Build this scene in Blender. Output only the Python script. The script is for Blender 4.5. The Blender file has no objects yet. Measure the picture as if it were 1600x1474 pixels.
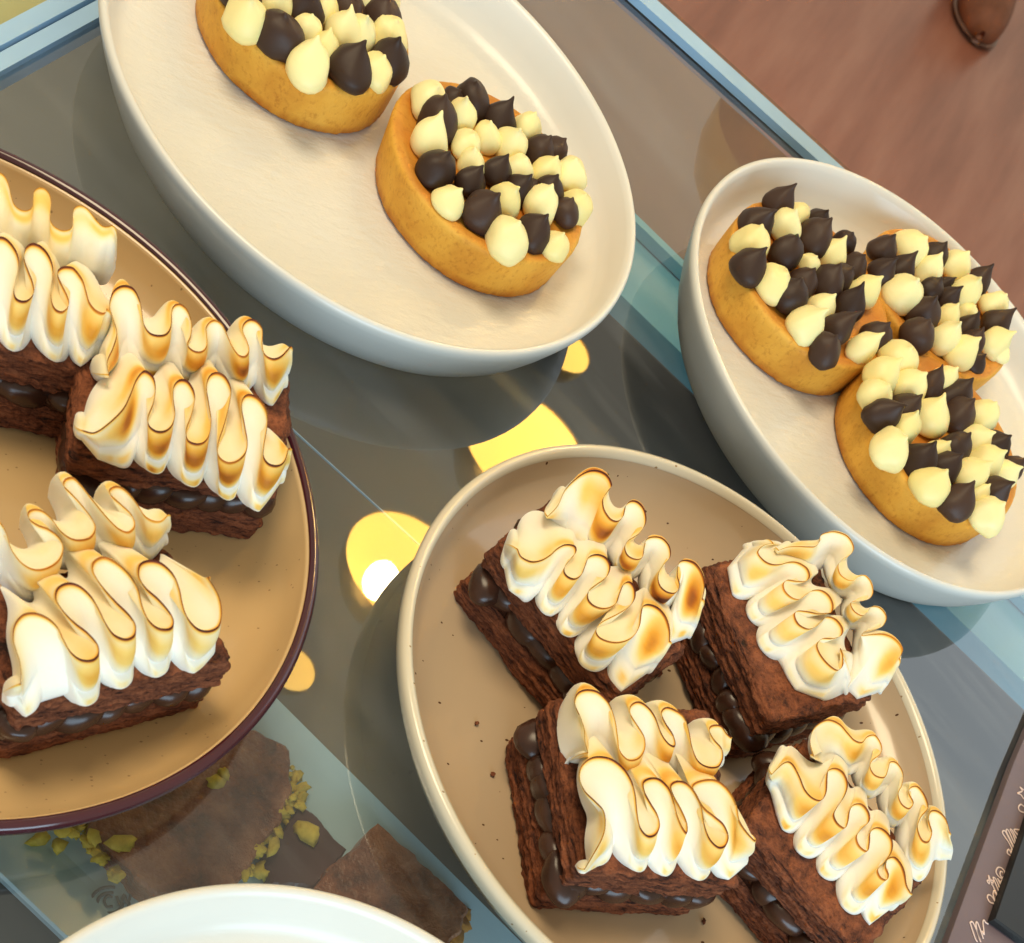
import bpy, math, random
import numpy as np
from mathutils import noise, Vector, Matrix

SC = bpy.context.scene
# ------------------------------------------------------------------ camera
F = 1737.92                      # focal length in pixels of the 1600 px wide photograph
PPX, PPY = 382.14, 1646.50       # principal point: the photograph is a crop of a wider frame
RM = np.array([[0.933944792, 0.0, 0.357417299],
               [-0.0924189008, -0.965991393, 0.241494050],
               [0.345262034, -0.258574224, -0.902182630]])
CAM = np.array([0.0, 0.0, 0.327])
cam = bpy.data.objects.new('camera', bpy.data.cameras.new('camera'))
SC.collection.objects.link(cam)
SC.camera = cam
cd = cam.data
cd.sensor_fit = 'HORIZONTAL'
cd.sensor_width = 36.0
cd.lens = 36.0 * F / 1600.0
cd.shift_x = (800.0 - PPX) / 1600.0
cd.shift_y = (PPY - 737.0) / 1600.0
cd.dof.use_dof = True; cd.dof.focus_distance = 0.46; cd.dof.aperture_fstop = 26
cd.clip_start = 0.01
cd.clip_end = 60.0
R3 = Matrix(((RM[0][0], -RM[0][1], -RM[0][2]), (RM[1][0], -RM[1][1], -RM[1][2]), (RM[2][0], -RM[2][1], -RM[2][2])))
M4 = R3.to_4x4(); M4.translation = Vector(CAM)
cam.matrix_world = M4

# ------------------------------------------------------------------ light
world = bpy.data.worlds.new('World'); SC.world = world; world.use_nodes = True
bg = world.node_tree.nodes['Background']
bg.inputs[0].default_value = (1.0, 0.92, 0.72, 1); bg.inputs[1].default_value = 0.47

def area(name, loc, target, size, size_y, power, col):
    l = bpy.data.lights.new(name, 'AREA'); l.shape = 'RECTANGLE'; l.size = size; l.size_y = size_y
    l.energy = power; l.color = col
    o = bpy.data.objects.new(name, l); SC.collection.objects.link(o)
    o.location = loc
    o.rotation_euler = (Vector(target) - Vector(loc)).to_track_quat('-Z', 'Y').to_euler()
    return o
area('ceiling_light', (-0.35, 0.75, 1.7), (0.3, 0.35, 0), 0.75, 0.75, 20.5, (1.0, 0.82, 0.54))
area('window_light', (0.25, -2.6, 0.80), (0.3, 0.35, 0.02), 3.0, 1.3, 82.0, (0.56, 0.80, 1.0))
area('far_cool_fill', (2.6, 1.35, 1.45), (0.4, 0.4, 0.0), 1.6, 1.5, 6.5, (0.66, 0.82, 1.0))  # added cool fill, unseen, tints the glass reflection blue at the right
vs = SC.view_settings
vs.view_transform = 'Standard'; vs.look = 'None'; vs.exposure = 0.13; vs.gamma = 1.0; vs.use_curve_mapping = False
SC.cycles.max_bounces = 8
SC.cycles.transparent_max_bounces = 12
SC.cycles.caustics_reflective = False
SC.cycles.caustics_refractive = False

# ------------------------------------------------------------------ helpers
def at(px, py, z=0.0):
    """point of the photograph, put on the level surface at height z"""
    d = RM @ np.array([px - PPX, py - PPY, F])
    return CAM + d * ((z - CAM[2]) / d[2])
def at2(px, py, z=0.0):
    return at(px, py, z)[:2]

COL = SC.collection
def obj(name, verts, faces, mat=None, parent=None, smooth=True, mats=None, midx=None):
    me = bpy.data.meshes.new(name)
    me.from_pydata([tuple(map(float, v)) for v in verts], [], faces)
    if smooth:
        me.polygons.foreach_set('use_smooth', [True] * len(me.polygons))
    for m in (mats or ([mat] if mat else [])):
        me.materials.append(m)
    if midx is not None:
        me.polygons.foreach_set('material_index', midx)
    me.update()
    o = bpy.data.objects.new(name, me); COL.objects.link(o)
    if parent: o.parent = parent
    return o
def thing(name, label, cat, loc=(0, 0, 0), group=None):
    o = bpy.data.objects.new(name, None); COL.objects.link(o)
    o.location = loc; o.empty_display_size = 0.02
    return tag(o, label, cat, group)
def tag(o, label, cat, group=None):
    o['label'] = label; o['category'] = cat
    if group: o['group'] = group
    return o
def part(name, verts, faces, mat, root, smooth=True, **k):
    """mesh given in world coordinates, parented to the thing's Empty"""
    off = np.array(root.location)
    return obj(name, np.asarray(verts, float) - off, faces, mat, root, smooth, **k)
def attr(o, name, vals):
    a = o.data.attributes.new(name, 'FLOAT', 'POINT'); a.data.foreach_set('value', np.asarray(vals, dtype=np.float32))
def nz(x, y, z): return noise.noise(Vector((x, y, z)))

def lathe(profile, n=128, c=(0, 0, 0)):
    V = []; Fc = []
    for r, z in profile:
        for k in range(n):
            a = 2 * math.pi * k / n
            V.append((c[0] + r * math.cos(a), c[1] + r * math.sin(a), c[2] + z))
    m = len(profile)
    for j in range(m - 1):
        for k in range(n):
            k2 = (k + 1) % n
            Fc.append((j * n + k, j * n + k2, (j + 1) * n + k2, (j + 1) * n + k))
    return V, Fc
def grid_faces(nr, nc, closed=False, base=0, flip=False):
    Fc = []
    for i in range(nr - 1):
        for j in range(nc if closed else nc - 1):
            j2 = (j + 1) % nc
            q = (base + i * nc + j, base + i * nc + j2, base + (i + 1) * nc + j2, base + (i + 1) * nc + j)
            Fc.append(q[::-1] if flip else q)
    return Fc
def box(lo, hi):
    (x0, y0, z0), (x1, y1, z1) = lo, hi
    V = [(x0, y0, z0), (x1, y0, z0), (x1, y1, z0), (x0, y1, z0), (x0, y0, z1), (x1, y0, z1), (x1, y1, z1), (x0, y1, z1)]
    return V, [(0, 3, 2, 1), (4, 5, 6, 7), (0, 1, 5, 4), (1, 2, 6, 5), (2, 3, 7, 6), (3, 0, 4, 7)]
def prism(poly, z0, z1, bev=0.0):
    """closed slab over a polygon (list of xy) with a small bevel at the top"""
    P = np.array(poly, float); n = len(P)
    area2 = sum(P[i][0] * P[(i + 1) % n][1] - P[(i + 1) % n][0] * P[i][1] for i in range(n))
    if area2 < 0: P = P[::-1]
    c = P.mean(0)
    rings = [(P, z0), (P, z1 - bev)]
    if bev: rings.append((c + (P - c) * (1 - bev / np.linalg.norm(P - c, axis=1).mean()), z1))
    V = [(x, y, z) for Q, z in rings for x, y in Q]
    m = len(rings)
    Fc = grid_faces(m, n, True)
    Fc.append(tuple(range(n))[::-1]); Fc.append(tuple((m - 1) * n + k for k in range(n)))
    return V, Fc
def catmull(P, sub):
    P = np.asarray(P, float); n = len(P); out = []
    for i in range(n - 1):
        p0 = P[max(i - 1, 0)]; p1 = P[i]; p2 = P[i + 1]; p3 = P[min(i + 2, n - 1)]
        for k in range(sub):
            t = k / sub
            out.append(0.5 * (2 * p1 + (p2 - p0) * t + (2 * p0 - 5 * p1 + 4 * p2 - p3) * t * t + (3 * p1 - p0 - 3 * p2 + p3) * t ** 3))
    out.append(P[-1]); return np.array(out)
def tube(path, rad, n=10, flat=1.0):
    P = np.asarray(path, float); V = []; m = len(P)
    for i in range(m):
        t = P[min(i + 1, m - 1)] - P[max(i - 1, 0)]; t /= np.linalg.norm(t) + 1e-12
        u = np.cross(t, [0, 0, 1.0]); u /= np.linalg.norm(u) + 1e-9
        v = np.cross(u, t)
        for k in range(n):
            a = 2 * math.pi * k / n
            V.append(P[i] + rad * (math.cos(a) * u + flat * math.sin(a) * v))
    Fc = grid_faces(m, n, True)
    Fc.append(tuple(range(n))[::-1]); Fc.append(tuple((m - 1) * n + k for k in range(n)))
    return V, Fc
def merge(parts):
    V = []; Fc = []
    for v, f in parts:
        b = len(V); V += [tuple(p) for p in v]; Fc += [tuple(i + b for i in q) for q in f]
    return V, Fc

# ------------------------------------------------------------------ materials
class NT:
    def __init__(s, name):
        s.m = bpy.data.materials.new(name); s.m.use_nodes = True
        s.t = s.m.node_tree; s.b = s.t.nodes['Principled BSDF']; s.out = s.t.nodes['Material Output']
    def n(s, typ, **k):
        o = s.t.nodes.new(typ)
        for a, v in k.items():
            if a.startswith('i_'):
                key = a[2:]
                o.inputs[int(key) if key.isdigit() else key.replace('_', ' ')].default_value = v
            else: setattr(o, a, v)
        return o
    def l(s, a, b): s.t.links.new(a, b)
    def set(s, **k):
        for a, v in k.items(): s.b.inputs[a.replace('_', ' ')].default_value = v
        return s
    def coord(s, scale=(1, 1, 1)):
        c = s.n('ShaderNodeTexCoord'); mp = s.n('ShaderNodeMapping'); mp.inputs['Scale'].default_value = scale
        s.l(c.outputs['Object'], mp.inputs['Vector']); return mp.outputs['Vector']
    def noise(s, scale, detail=4, rough=0.55, vec=None):
        t = s.n('ShaderNodeTexNoise'); t.inputs['Scale'].default_value = scale
        t.inputs['Detail'].default_value = detail; t.inputs['Roughness'].default_value = rough
        if vec is not None: s.l(vec, t.inputs['Vector'])
        return t.outputs['Fac']
    def ramp(s, fac, stops, interp='LINEAR'):
        r = s.n('ShaderNodeValToRGB'); r.color_ramp.interpolation = interp; e = r.color_ramp.elements
        while len(e) < len(stops): e.new(0.5)
        for el, (p, c) in zip(e, stops):
            el.position = p; el.color = (c[0], c[1], c[2], 1) if len(c) == 3 else c
        s.l(fac, r.inputs['Fac']); return r.outputs['Color']
    def bump(s, h, strength=0.3, dist=0.001, prev=None):
        b = s.n('ShaderNodeBump'); b.inputs['Strength'].default_value = strength; b.inputs['Distance'].default_value = dist
        s.l(h, b.inputs['Height'])
        if prev is not None: s.l(prev, b.inputs['Normal'])
        s.l(b.outputs['Normal'], s.b.inputs['Normal']); return b.outputs['Normal']
    def mix(s, fac, a, b):
        m = s.n('ShaderNodeMix', data_type='RGBA')
        for sock, v in ((m.inputs[0], fac), (m.inputs[6], a), (m.inputs[7], b)):
            if isinstance(v, (tuple, float, int)):
                sock.default_value = (v[0], v[1], v[2], 1) if isinstance(v, tuple) else v
            else: s.l(v, sock)
        return m.outputs[2]
def simple(name, col, rough=0.5, spec=0.5, metal=0.0, var=0.08, scale=40):
    t = NT(name)
    f = t.noise(scale, 3, 0.5, t.coord())
    c = t.ramp(f, [(0.25, tuple(x * (1 - var) for x in col)), (0.75, tuple(min(1, x * (1 + var)) for x in col))])
    t.l(c, t.b.inputs['Base Color']); t.set(Roughness=rough, Metallic=metal)
    t.b.inputs['Specular IOR Level'].default_value = spec
    return t.m

# toasted meringue: colour follows the toasting stored on the mesh
t = NT('toasted_meringue')
at_ = t.n('ShaderNodeAttribute', attribute_name='toast')
nf = t.noise(90, 4, 0.6, t.coord())
md = t.n('ShaderNodeMath', operation='MULTIPLY_ADD'); t.l(nf, md.inputs[0]); md.inputs[1].default_value = 0.16; md.inputs[2].default_value = -0.08
ms = t.n('ShaderNodeMath', operation='MULTIPLY'); t.l(md.outputs[0], ms.inputs[0])
mm = t.n('ShaderNodeMath', operation='MINIMUM'); t.l(at_.outputs['Fac'], mm.inputs[0]); mm.inputs[1].default_value = 0.6
mk = t.n('ShaderNodeMath', operation='MULTIPLY'); t.l(mm.outputs[0], mk.inputs[0]); mk.inputs[1].default_value = 2.0
t.l(mk.outputs[0], ms.inputs[1])
ad = t.n('ShaderNodeMath', operation='ADD', use_clamp=True); t.l(at_.outputs['Fac'], ad.inputs[0]); t.l(ms.outputs[0], ad.inputs[1])
c = t.ramp(ad.outputs[0], [(0.0, (0.87, 0.845, 0.79)), (0.16, (0.87, 0.775, 0.52)), (0.34, (0.88, 0.58, 0.15)), (0.52, (0.76, 0.35, 0.035)),
                           (0.70, (0.46, 0.14, 0.012)), (0.88, (0.09, 0.018, 0.006)), (1.0, (0.04, 0.008, 0.004))])
t.l(c, t.b.inputs['Base Color'])
t.set(Roughness=0.58, Subsurface_Weight=0.18, Subsurface_Scale=0.004)
t.b.inputs['Subsurface Radius'].default_value = (1.0, 0.7, 0.45)
t.b.inputs['Specular IOR Level'].default_value = 0.22
t.bump(t.noise(420, 4, 0.6, t.coord()), 0.14, 0.0008)
M_MER = t.m

# chocolate pastry: flaky, layered along its height
t = NT('chocolate_pastry')
v1 = t.coord((1, 1, 11)); v0 = t.coord()
lay = t.noise(95, 8, 0.70, v1); fine = t.noise(800, 4, 0.65, v0)
c = t.ramp(lay, [(0.35, (0.022, 0.007, 0.004)), (0.43, (0.13, 0.038, 0.017)), (0.56, (0.29, 0.090, 0.037)), (0.74, (0.42, 0.150, 0.064))])
dk = t.ramp(fine, [(0.33, (0.42, 0.36, 0.34)), (0.48, (1, 1, 1))])
mx = t.n('ShaderNodeMix', data_type='RGBA', blend_type='MULTIPLY'); mx.inputs[0].default_value = 0.7
t.l(c, mx.inputs[6]); t.l(dk, mx.inputs[7]); t.l(mx.outputs[2], t.b.inputs['Base Color'])
t.set(Roughness=0.72); t.b.inputs['Specular IOR Level'].default_value = 0.25
b1 = t.bump(lay, 0.75, 0.003); t.bump(fine, 0.8, 0.0011, b1)
M_PAS = t.m

t = NT('chocolate_ganache')
c = t.ramp(t.noise(120, 3, 0.5, t.coord()), [(0.3, (0.030, 0.012, 0.007)), (0.7, (0.060, 0.024, 0.014))])
t.l(c, t.b.inputs['Base Color']); t.set(Roughness=0.27); t.b.inputs['Specular IOR Level'].default_value = 0.38
t.bump(t.noise(90, 2, 0.5, t.coord()), 0.12, 0.002)
M_GAN = t.m

def cream(name, dark, light, rough, sss):
    t = NT(name)
    oi = t.n('ShaderNodeObjectInfo')
    c = t.mix(oi.outputs['Random'], dark, light)
    t.l(c, t.b.inputs['Base Color']); t.set(Roughness=rough)
    t.b.inputs['Specular IOR Level'].default_value = 0.4 if sss else 0.28
    if sss: t.set(Subsurface_Weight=sss, Subsurface_Scale=0.004)
    t.bump(t.noise(350, 3, 0.55, t.coord()), 0.10, 0.0012)
    return t.m
M_CRM = cream('vanilla_cream', (0.86, 0.73, 0.29), (0.91, 0.81, 0.41), 0.40, 0.10)
M_CHO = cream('chocolate_cream', (0.034, 0.017, 0.011), (0.058, 0.030, 0.020), 0.46, 0)

t = NT('baked_tart_pastry')
v = t.coord()
big = t.noise(38, 5, 0.6, v); fine = t.noise(420, 4, 0.65, v)
c = t.ramp(big, [(0.30, (0.58, 0.250, 0.026)), (0.50, (0.71, 0.355, 0.044)), (0.72, (0.78, 0.43, 0.068))])
f2 = t.ramp(fine, [(0.30, (0.74, 0.62, 0.52)), (0.47, (1, 1, 1))])
mx = t.n('ShaderNodeMix', data_type='RGBA', blend_type='MULTIPLY'); mx.inputs[0].default_value = 0.8
t.l(c, mx.inputs[6]); t.l(f2, mx.inputs[7])
ba = t.n('ShaderNodeAttribute', attribute_name='bake')
c2 = t.mix(ba.outputs['Fac'], mx.outputs[2], (0.46, 0.130, 0.010))
t.l(c2, t.b.inputs['Base Color']); t.set(Roughness=0.6); t.b.inputs['Specular IOR Level'].default_value = 0.3
b = t.bump(fine, 0.45, 0.0009); t.bump(big, 0.2, 0.003, b)
M_TART = t.m

def glaze(name, col, rough, speck=None, hammered=False, coat=0.3):
    t = NT(name); v = t.coord()
    f = t.noise(14, 3, 0.5, v)
    c = t.ramp(f, [(0.3, tuple(x * 0.96 for x in col)), (0.7, tuple(min(1, x * 1.03) for x in col))])
    if speck:
        vo = t.n('ShaderNodeTexVoronoi'); vo.inputs['Scale'].default_value = speck[0]; t.l(t.coord((1, 1.6, 1)), vo.inputs['Vector'])
        sep = t.n('ShaderNodeSeparateColor'); t.l(vo.outputs['Color'], sep.inputs[0])
        # only some cells carry a speck, each of its own size
        pick = t.n('ShaderNodeMath', operation='MULTIPLY_ADD'); t.l(sep.outputs[0], pick.inputs[0]); pick.inputs[1].default_value = 0.42; pick.inputs[2].default_value = -0.24
        lt = t.n('ShaderNodeMath', operation='LESS_THAN'); t.l(vo.outputs['Distance'], lt.inputs[0]); t.l(pick.outputs[0], lt.inputs[1])
        c = t.mix(lt.outputs[0], c, speck[1])
    t.l(c, t.b.inputs['Base Color']); t.set(Roughness=rough, Coat_Weight=coat, Coat_Roughness=0.08)
    if hammered:
        at3 = t.n('ShaderNodeAttribute', attribute_name='floor')
        h = t.noise(170, 4, 0.6, t.coord((0.62, 1.15, 1)))
        mu = t.n('ShaderNodeMath', operation='MULTIPLY'); t.l(h, mu.inputs[0]); t.l(at3.outputs['Fac'], mu.inputs[1])
        t.bump(mu.outputs[0], 0.42, 0.0018)
    return t.m
M_WHITE = glaze('white_glaze', (0.71, 0.69, 0.625), 0.32, None, True, 0.15)
M_TAN = glaze('tan_glaze', (0.60, 0.400, 0.190), 0.22, (330, (0.33, 0.21, 0.10)), False, 0.35)
M_SPECK = glaze('speckled_glaze', (0.52, 0.375, 0.235), 0.22, (170, (0.10, 0.045, 0.02)), False, 0.35)
M_LIP = glaze('cream_glaze', (0.66, 0.58, 0.43), 0.22, (220, (0.34, 0.22, 0.11)), False, 0.35)
M_MAROON = simple('maroon_glaze', (0.055, 0.010, 0.016), 0.12, 0.7)

# window glass of the counter: clear, reflecting by its angle
t = NT('counter_glass')
tr = t.n('ShaderNodeBsdfTransparent'); tr.inputs[0].default_value = (0.955, 0.965, 0.96, 1)
gl = t.n('ShaderNodeBsdfGlossy'); gl.inputs['Roughness'].default_value = 0.012; gl.inputs[0].default_value = (1, 1, 1, 1)
fr = t.n('ShaderNodeFresnel'); fr.inputs[0].default_value = 1.55
ge = t.n('ShaderNodeNewGeometry')
inv = t.n('ShaderNodeMath', operation='SUBTRACT'); inv.inputs[0].default_value = 1.0; t.l(ge.outputs['Backfacing'], inv.inputs[1])
mu = t.n('ShaderNodeMath', operation='MULTIPLY'); t.l(fr.outputs[0], mu.inputs[0]); t.l(inv.outputs[0], mu.inputs[1])
m2 = t.n('ShaderNodeMath', operation='MULTIPLY', use_clamp=True); t.l(mu.outputs[0], m2.inputs[0]); m2.inputs[1].default_value = 1.6
mxs = t.n('ShaderNodeMixShader'); t.l(m2.outputs[0], mxs.inputs[0]); t.l(tr.outputs[0], mxs.inputs[1]); t.l(gl.outputs[0], mxs.inputs[2])
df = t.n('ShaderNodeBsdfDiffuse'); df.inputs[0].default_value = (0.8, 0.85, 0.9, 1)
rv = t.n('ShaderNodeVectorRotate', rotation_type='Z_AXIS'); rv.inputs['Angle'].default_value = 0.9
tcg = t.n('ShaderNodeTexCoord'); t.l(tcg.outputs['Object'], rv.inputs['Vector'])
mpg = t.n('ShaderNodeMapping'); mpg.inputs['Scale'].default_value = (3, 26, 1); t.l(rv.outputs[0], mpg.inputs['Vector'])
sk = t.ramp(t.noise(1.0, 5, 0.6, mpg.outputs[0]), [(0.45, (0, 0, 0)), (0.75, (0.17, 0.17, 0.17))])  # pale smear streaks, painted in for the missing streaky reflections
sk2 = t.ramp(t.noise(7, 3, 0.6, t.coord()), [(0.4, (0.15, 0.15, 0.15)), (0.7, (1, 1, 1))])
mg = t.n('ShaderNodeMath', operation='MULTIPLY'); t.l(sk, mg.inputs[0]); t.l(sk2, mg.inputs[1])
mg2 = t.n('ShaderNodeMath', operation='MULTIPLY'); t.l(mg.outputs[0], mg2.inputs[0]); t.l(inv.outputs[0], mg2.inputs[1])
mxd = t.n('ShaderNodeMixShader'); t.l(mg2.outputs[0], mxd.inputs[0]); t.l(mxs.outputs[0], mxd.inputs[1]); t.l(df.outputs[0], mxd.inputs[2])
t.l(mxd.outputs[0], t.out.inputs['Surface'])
M_GLASS = t.m

M_EDGE = simple('sky_tinted_glass_edge', (0.34, 0.53, 0.74), 0.18, 0.6, var=0.15, scale=12)  # blue of the reflected sky is put into the glass edge colour
M_BRONZE = simple('bronze_edge', (0.17, 0.075, 0.045), 0.3, 0.5, 0.4)
M_TEAL = simple('teal_rail', (0.15, 0.43, 0.57), 0.3, 0.5, var=0.12, scale=15)
M_GREY = simple('grey_shelf', (0.120, 0.122, 0.115), 0.38, 0.5, var=0.18, scale=9)
M_BROWN = simple('brown_shelf', (0.155, 0.098, 0.082), 0.4, 0.4, var=0.15, scale=8)
M_GREEN = simple('pale_green_panel', (0.36, 0.36, 0.17), 0.4, 0.4, var=0.06)
M_TRAY = simple('pale_blue_tray', (0.46, 0.66, 0.76), 0.25, 0.5, var=0.04, scale=8)
M_BARK = NT('chocolate_bark')
_v = M_BARK.coord(); _f = M_BARK.noise(45, 6, 0.6, _v)
M_BARK.l(M_BARK.ramp(_f, [(0.34, (0.07, 0.022, 0.010)), (0.48, (0.24, 0.080, 0.032)), (0.66, (0.44, 0.200, 0.105))]), M_BARK.b.inputs['Base Color'])
M_BARK.set(Roughness=0.28); M_BARK.bump(_f, 1.0, 0.008); M_BARK = M_BARK.m
M_BARKD = simple('dark_chocolate_bark', (0.10, 0.055, 0.055), 0.3, 0.5, var=0.2, scale=50)
M_PIST = simple('pistachio', (0.66, 0.50, 0.07), 0.6, 0.3, var=0.3, scale=160)
M_NOUG = simple('caramel_crumb', (0.50, 0.24, 0.05), 0.6, 0.3, var=0.3, scale=160)
M_CARD = simple('plum_card', (0.165, 0.118, 0.130), 0.45, 0.4, var=0.06)
M_INK = simple('pink_ink', (0.80, 0.62, 0.57), 0.4, 0.4)
M_DARKINK = simple('grey_ink', (0.14, 0.14, 0.13), 0.5, 0.4)
M_BLACK = simple('black_card', (0.010, 0.010, 0.010), 0.4, 0.4)
M_SLATE = simple('slate_grey_base', (0.075, 0.082, 0.095), 0.5, 0.4)
M_LEATHER = simple('tan_leather', (0.22, 0.068, 0.026), 0.55, 0.5, var=0.3, scale=20)

t = NT('wood_floor'); v = t.coord((9, 0.8, 1))
rt = t.n('ShaderNodeVectorRotate', rotation_type='Z_AXIS'); rt.inputs['Angle'].default_value = math.radians(-52)
cc = t.n('ShaderNodeTexCoord'); t.l(cc.outputs['Object'], rt.inputs['Vector'])
mp = t.n('ShaderNodeMapping'); mp.inputs['Scale'].default_value = (0.7, 5.0, 1); t.l(rt.outputs[0], mp.inputs['Vector'])
c = t.ramp(t.noise(3.2, 5, 0.55, mp.outputs[0]), [(0.3, (0.29, 0.092, 0.050)), (0.5, (0.37, 0.128, 0.074)), (0.7, (0.44, 0.175, 0.108))])
t.l(c, t.b.inputs['Base Color']); t.set(Roughness=0.3); M_FLOOR = t.m

def emit(name, col, s):
    t = NT(name); t.b.inputs['Base Color'].default_value = (*col, 1)
    t.b.inputs['Emission Color'].default_value = (*col, 1); t.b.inputs['Emission Strength'].default_value = s
    return t.m
M_LAMPIN = emit('glowing_gold_reflector', (1.0, 0.70, 0.17), 5.0)
M_BULB = emit('lit_bulb', (1.0, 0.86, 0.5), 90.0)
M_GOLD = simple('brushed_gold', (0.62, 0.40, 0.12), 0.3, 0.5, 1.0)

# ------------------------------------------------------------------ setting: floor, counter
FZ = -0.78
v, f = box((-6, -6, FZ - 0.1), (8, 8, FZ))
floor = obj('floor', v, f, M_FLOOR, smooth=False); floor['kind'] = 'structure'

def line_pt(p, q, r, s):
    """crossing of line p-q with line r-s in the plane"""
    A = np.array([q - p, r - s]).T; k = np.linalg.solve(A, r - p); return p + (q - p) * k[0]
eA, eB = at2(1007, 0), at2(1285, 250)          # far edge of the glass
gA, gB = at2(0, 120), at2(148, 38)             # side edge of the glass
corner = line_pt(eA, eB, gA, gB)
dE = (eB - eA) / np.linalg.norm(eB - eA)
dG = (gA - gB) / np.linalg.norm(gA - gB)
nE = np.array([-dE[1], dE[0]]);  nE = nE if nE @ (eA - at2(800, 700)) > 0 else -nE
nG = np.array([-dG[1], dG[0]]);  nG = nG if nG @ (gA - at2(800, 700)) > 0 else -nG
case = thing('display_case', 'glass topped pastry counter the plates stand on', 'display case', (0.3, 0.3, 0))
far1 = corner + dE * 1.1; far2 = corner + dG * 1.1; far3 = far1 + dG * 1.1
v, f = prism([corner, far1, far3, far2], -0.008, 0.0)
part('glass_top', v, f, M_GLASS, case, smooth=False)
def bar(p, d, L, n, w0, w1, z0, z1, bev=0.0):
    return prism([p + n * w0, p + d * L + n * w0, p + d * L + n * w1, p + n * w1], z0, z1, bev)
v, f = bar(corner - dE * 0.004, dE, 1.1, nE, -0.0135, -0.001, 0.0005, 0.004, 0.001); part('edge_strip', v, f, M_EDGE, case, False)
v, f = bar(corner - dE * 0.03, dE, 1.1, nE, 0.0, 0.0035, -0.008, 0.0035, 0.001); part('edge_moulding', v, f, M_BRONZE, case, False)
v, f = bar(corner, dG, 1.1, nG, 0.0, 0.0065, -0.006, 0.002, 0.001); part('edge_strip', v, f, M_EDGE, case, False)
v, f = bar(corner, dG, 1.1, nG, 0.0078, 0.0150, -0.006, 0.003, 0.001); part('edge_strip', v, f, M_EDGE, case, False)
v, f = bar(corner + nG * 0.0, dG, 1.1, nG, 0.0156, 0.040, -0.02, -0.002); part('side_panel', v, f, M_GREEN, case, False)
SZ = -0.16
v, f = prism([corner - dE * .3 - dG * .10, far1 - dG * .10, far3, far2 - dE * .3], SZ - 0.02, SZ); part('lower_shelf', v, f, M_GREY, case, False)
# rail of the front pane, seen through the glass
rz = -0.075
rA, rB = at2(988, 345, rz), at2(1060, 415, rz); rd = (rB - rA) / np.linalg.norm(rB - rA)
r2 = at2(975, 466, rz); rn = np.array([-rd[1], rd[0]]); wv = abs(rn @ (r2 - rA)); rn = rn if rn @ (r2 - rA) > 0 else -rn
v, f = prism([rA - rd * 0.5, rA + rd * 0.9, rA + rd * 0.9 + rn * wv, rA - rd * 0.5 + rn * wv], rz - 0.012, rz, 0.002)
part('front_rail', v, f, M_TEAL, case, False)
v, f = prism([rA - rd * 0.5 + rn * 0.006, rA + rd * 0.9 + rn * 0.006, rA + rd * 0.9 + rn * 0.012, rA - rd * 0.5 + rn * 0.012], rz + 0.001, rz + 0.007, 0.002)
part('rail_lip', v, f, M_TEAL, case, False)
lw = min(abs(rn @ (at2(985, 0, rz - .02) - rA)), abs(rn @ (at2(1252, 236, rz - .02) - rA)))
v, f = prism([rA - rd * 0.5 - rn * 0.002, rA + rd * 0.9 - rn * 0.002, rA + rd * 0.9 - rn * lw, rA - rd * 0.5 - rn * lw], rz - 0.05, rz - 0.02)
part('front_ledge', v, f, M_BROWN, case, False)
# joint line between two panes
jz = -0.02
j0, j1 = at2(440, 655, jz), at2(700, 892, jz); jd = (j1 - j0) / np.linalg.norm(j1 - j0); jn = np.array([-jd[1], jd[0]])
v, f = prism([j0 - jd * 0.2, j1 + jd * 0.4, j1 + jd * 0.4 + jn * 0.0004, j0 - jd * 0.2 + jn * 0.0004], jz - 0.0008, jz)
part('pane_joint', v, f, M_EDGE, case, False)

# ------------------------------------------------------------------ plates
def plate(name, label, c, prof, nfloor, mat, extra=None):
    root = thing(name, label, 'plate', (c[0], c[1], 0))
    V, Fc = lathe(prof, 160)
    V.append((0, 0, prof[0][1])); k = len(V) - 1
    Fc += [(k, (j + 1) % 160, j) for j in range(160)]
    V.append((0, 0, prof[-1][1])); k2 = len(V) - 1; b = (len(prof) - 1) * 160
    Fc += [(k2, b + j, b + (j + 1) % 160) for j in range(160)]
    Fc = [q[::-1] for q in Fc]
    o = obj('plate_body', V, Fc, mat, root)
    fl = []
    for i, (r, z) in enumerate(prof): fl += [1.0 if i < nfloor else 0.0] * 160
    attr(o, 'floor', fl + [1.0, 0.0])
    return root
def wprof(R, h=0.027, foot=0.112):
    return [(0.03, .006), (0.06, .006), (0.09, .006), (R - 0.022, .0062), (R - 0.015, .0072), (R - 0.0095, .0105), (R - 0.0062, .0165), (R - 0.0045, h - .0030),
            (R - 0.0032, h - .0008), (R - 0.0016, h), (R - 0.0003, h - .0009), (R, h - .0028), (R - 0.0006, h - .0048), (R - 0.0020, h * .70), (R - (R - foot) * .42, h * .42), (R - (R - foot) * .68, h * .2),
            (foot + 0.0018, .0028), (foot + .0006, .0010), (foot - 0.001, .0003), (foot - 0.004, 0.0), (foot - 0.008, 0.0), (foot - 0.010, .0020), (0.03, .0022)]
W1C, W2C, W3C = (0.227, 0.498), (0.5082, 0.4361), (0.1332, 0.0209)
LC, RC = (0.0335, 0.281), (0.3253, 0.214)
plate('white_plate', 'white plate with two tarts set well apart', W1C, wprof(0.1262), 5, M_WHITE)
plate('white_plate', 'white plate crowded with three tarts touching each other', W2C, wprof(0.1296, .027, .1165), 5, M_WHITE)
plate('white_plate', 'empty white plate cut off at the bottom edge, in front of the chocolate slabs', W3C, wprof(0.1155, .027, .103), 5, M_WHITE)
def cprof(R, h):
    return [(0.03, .0055), (0.06, .0055), (0.085, .0056), (R - 0.036, .006), (R - 0.024, .0078), (R - 0.014, .0118), (R - 0.008, .0168), (R - 0.0052, h - .0028)]
h = 0.026
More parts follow.
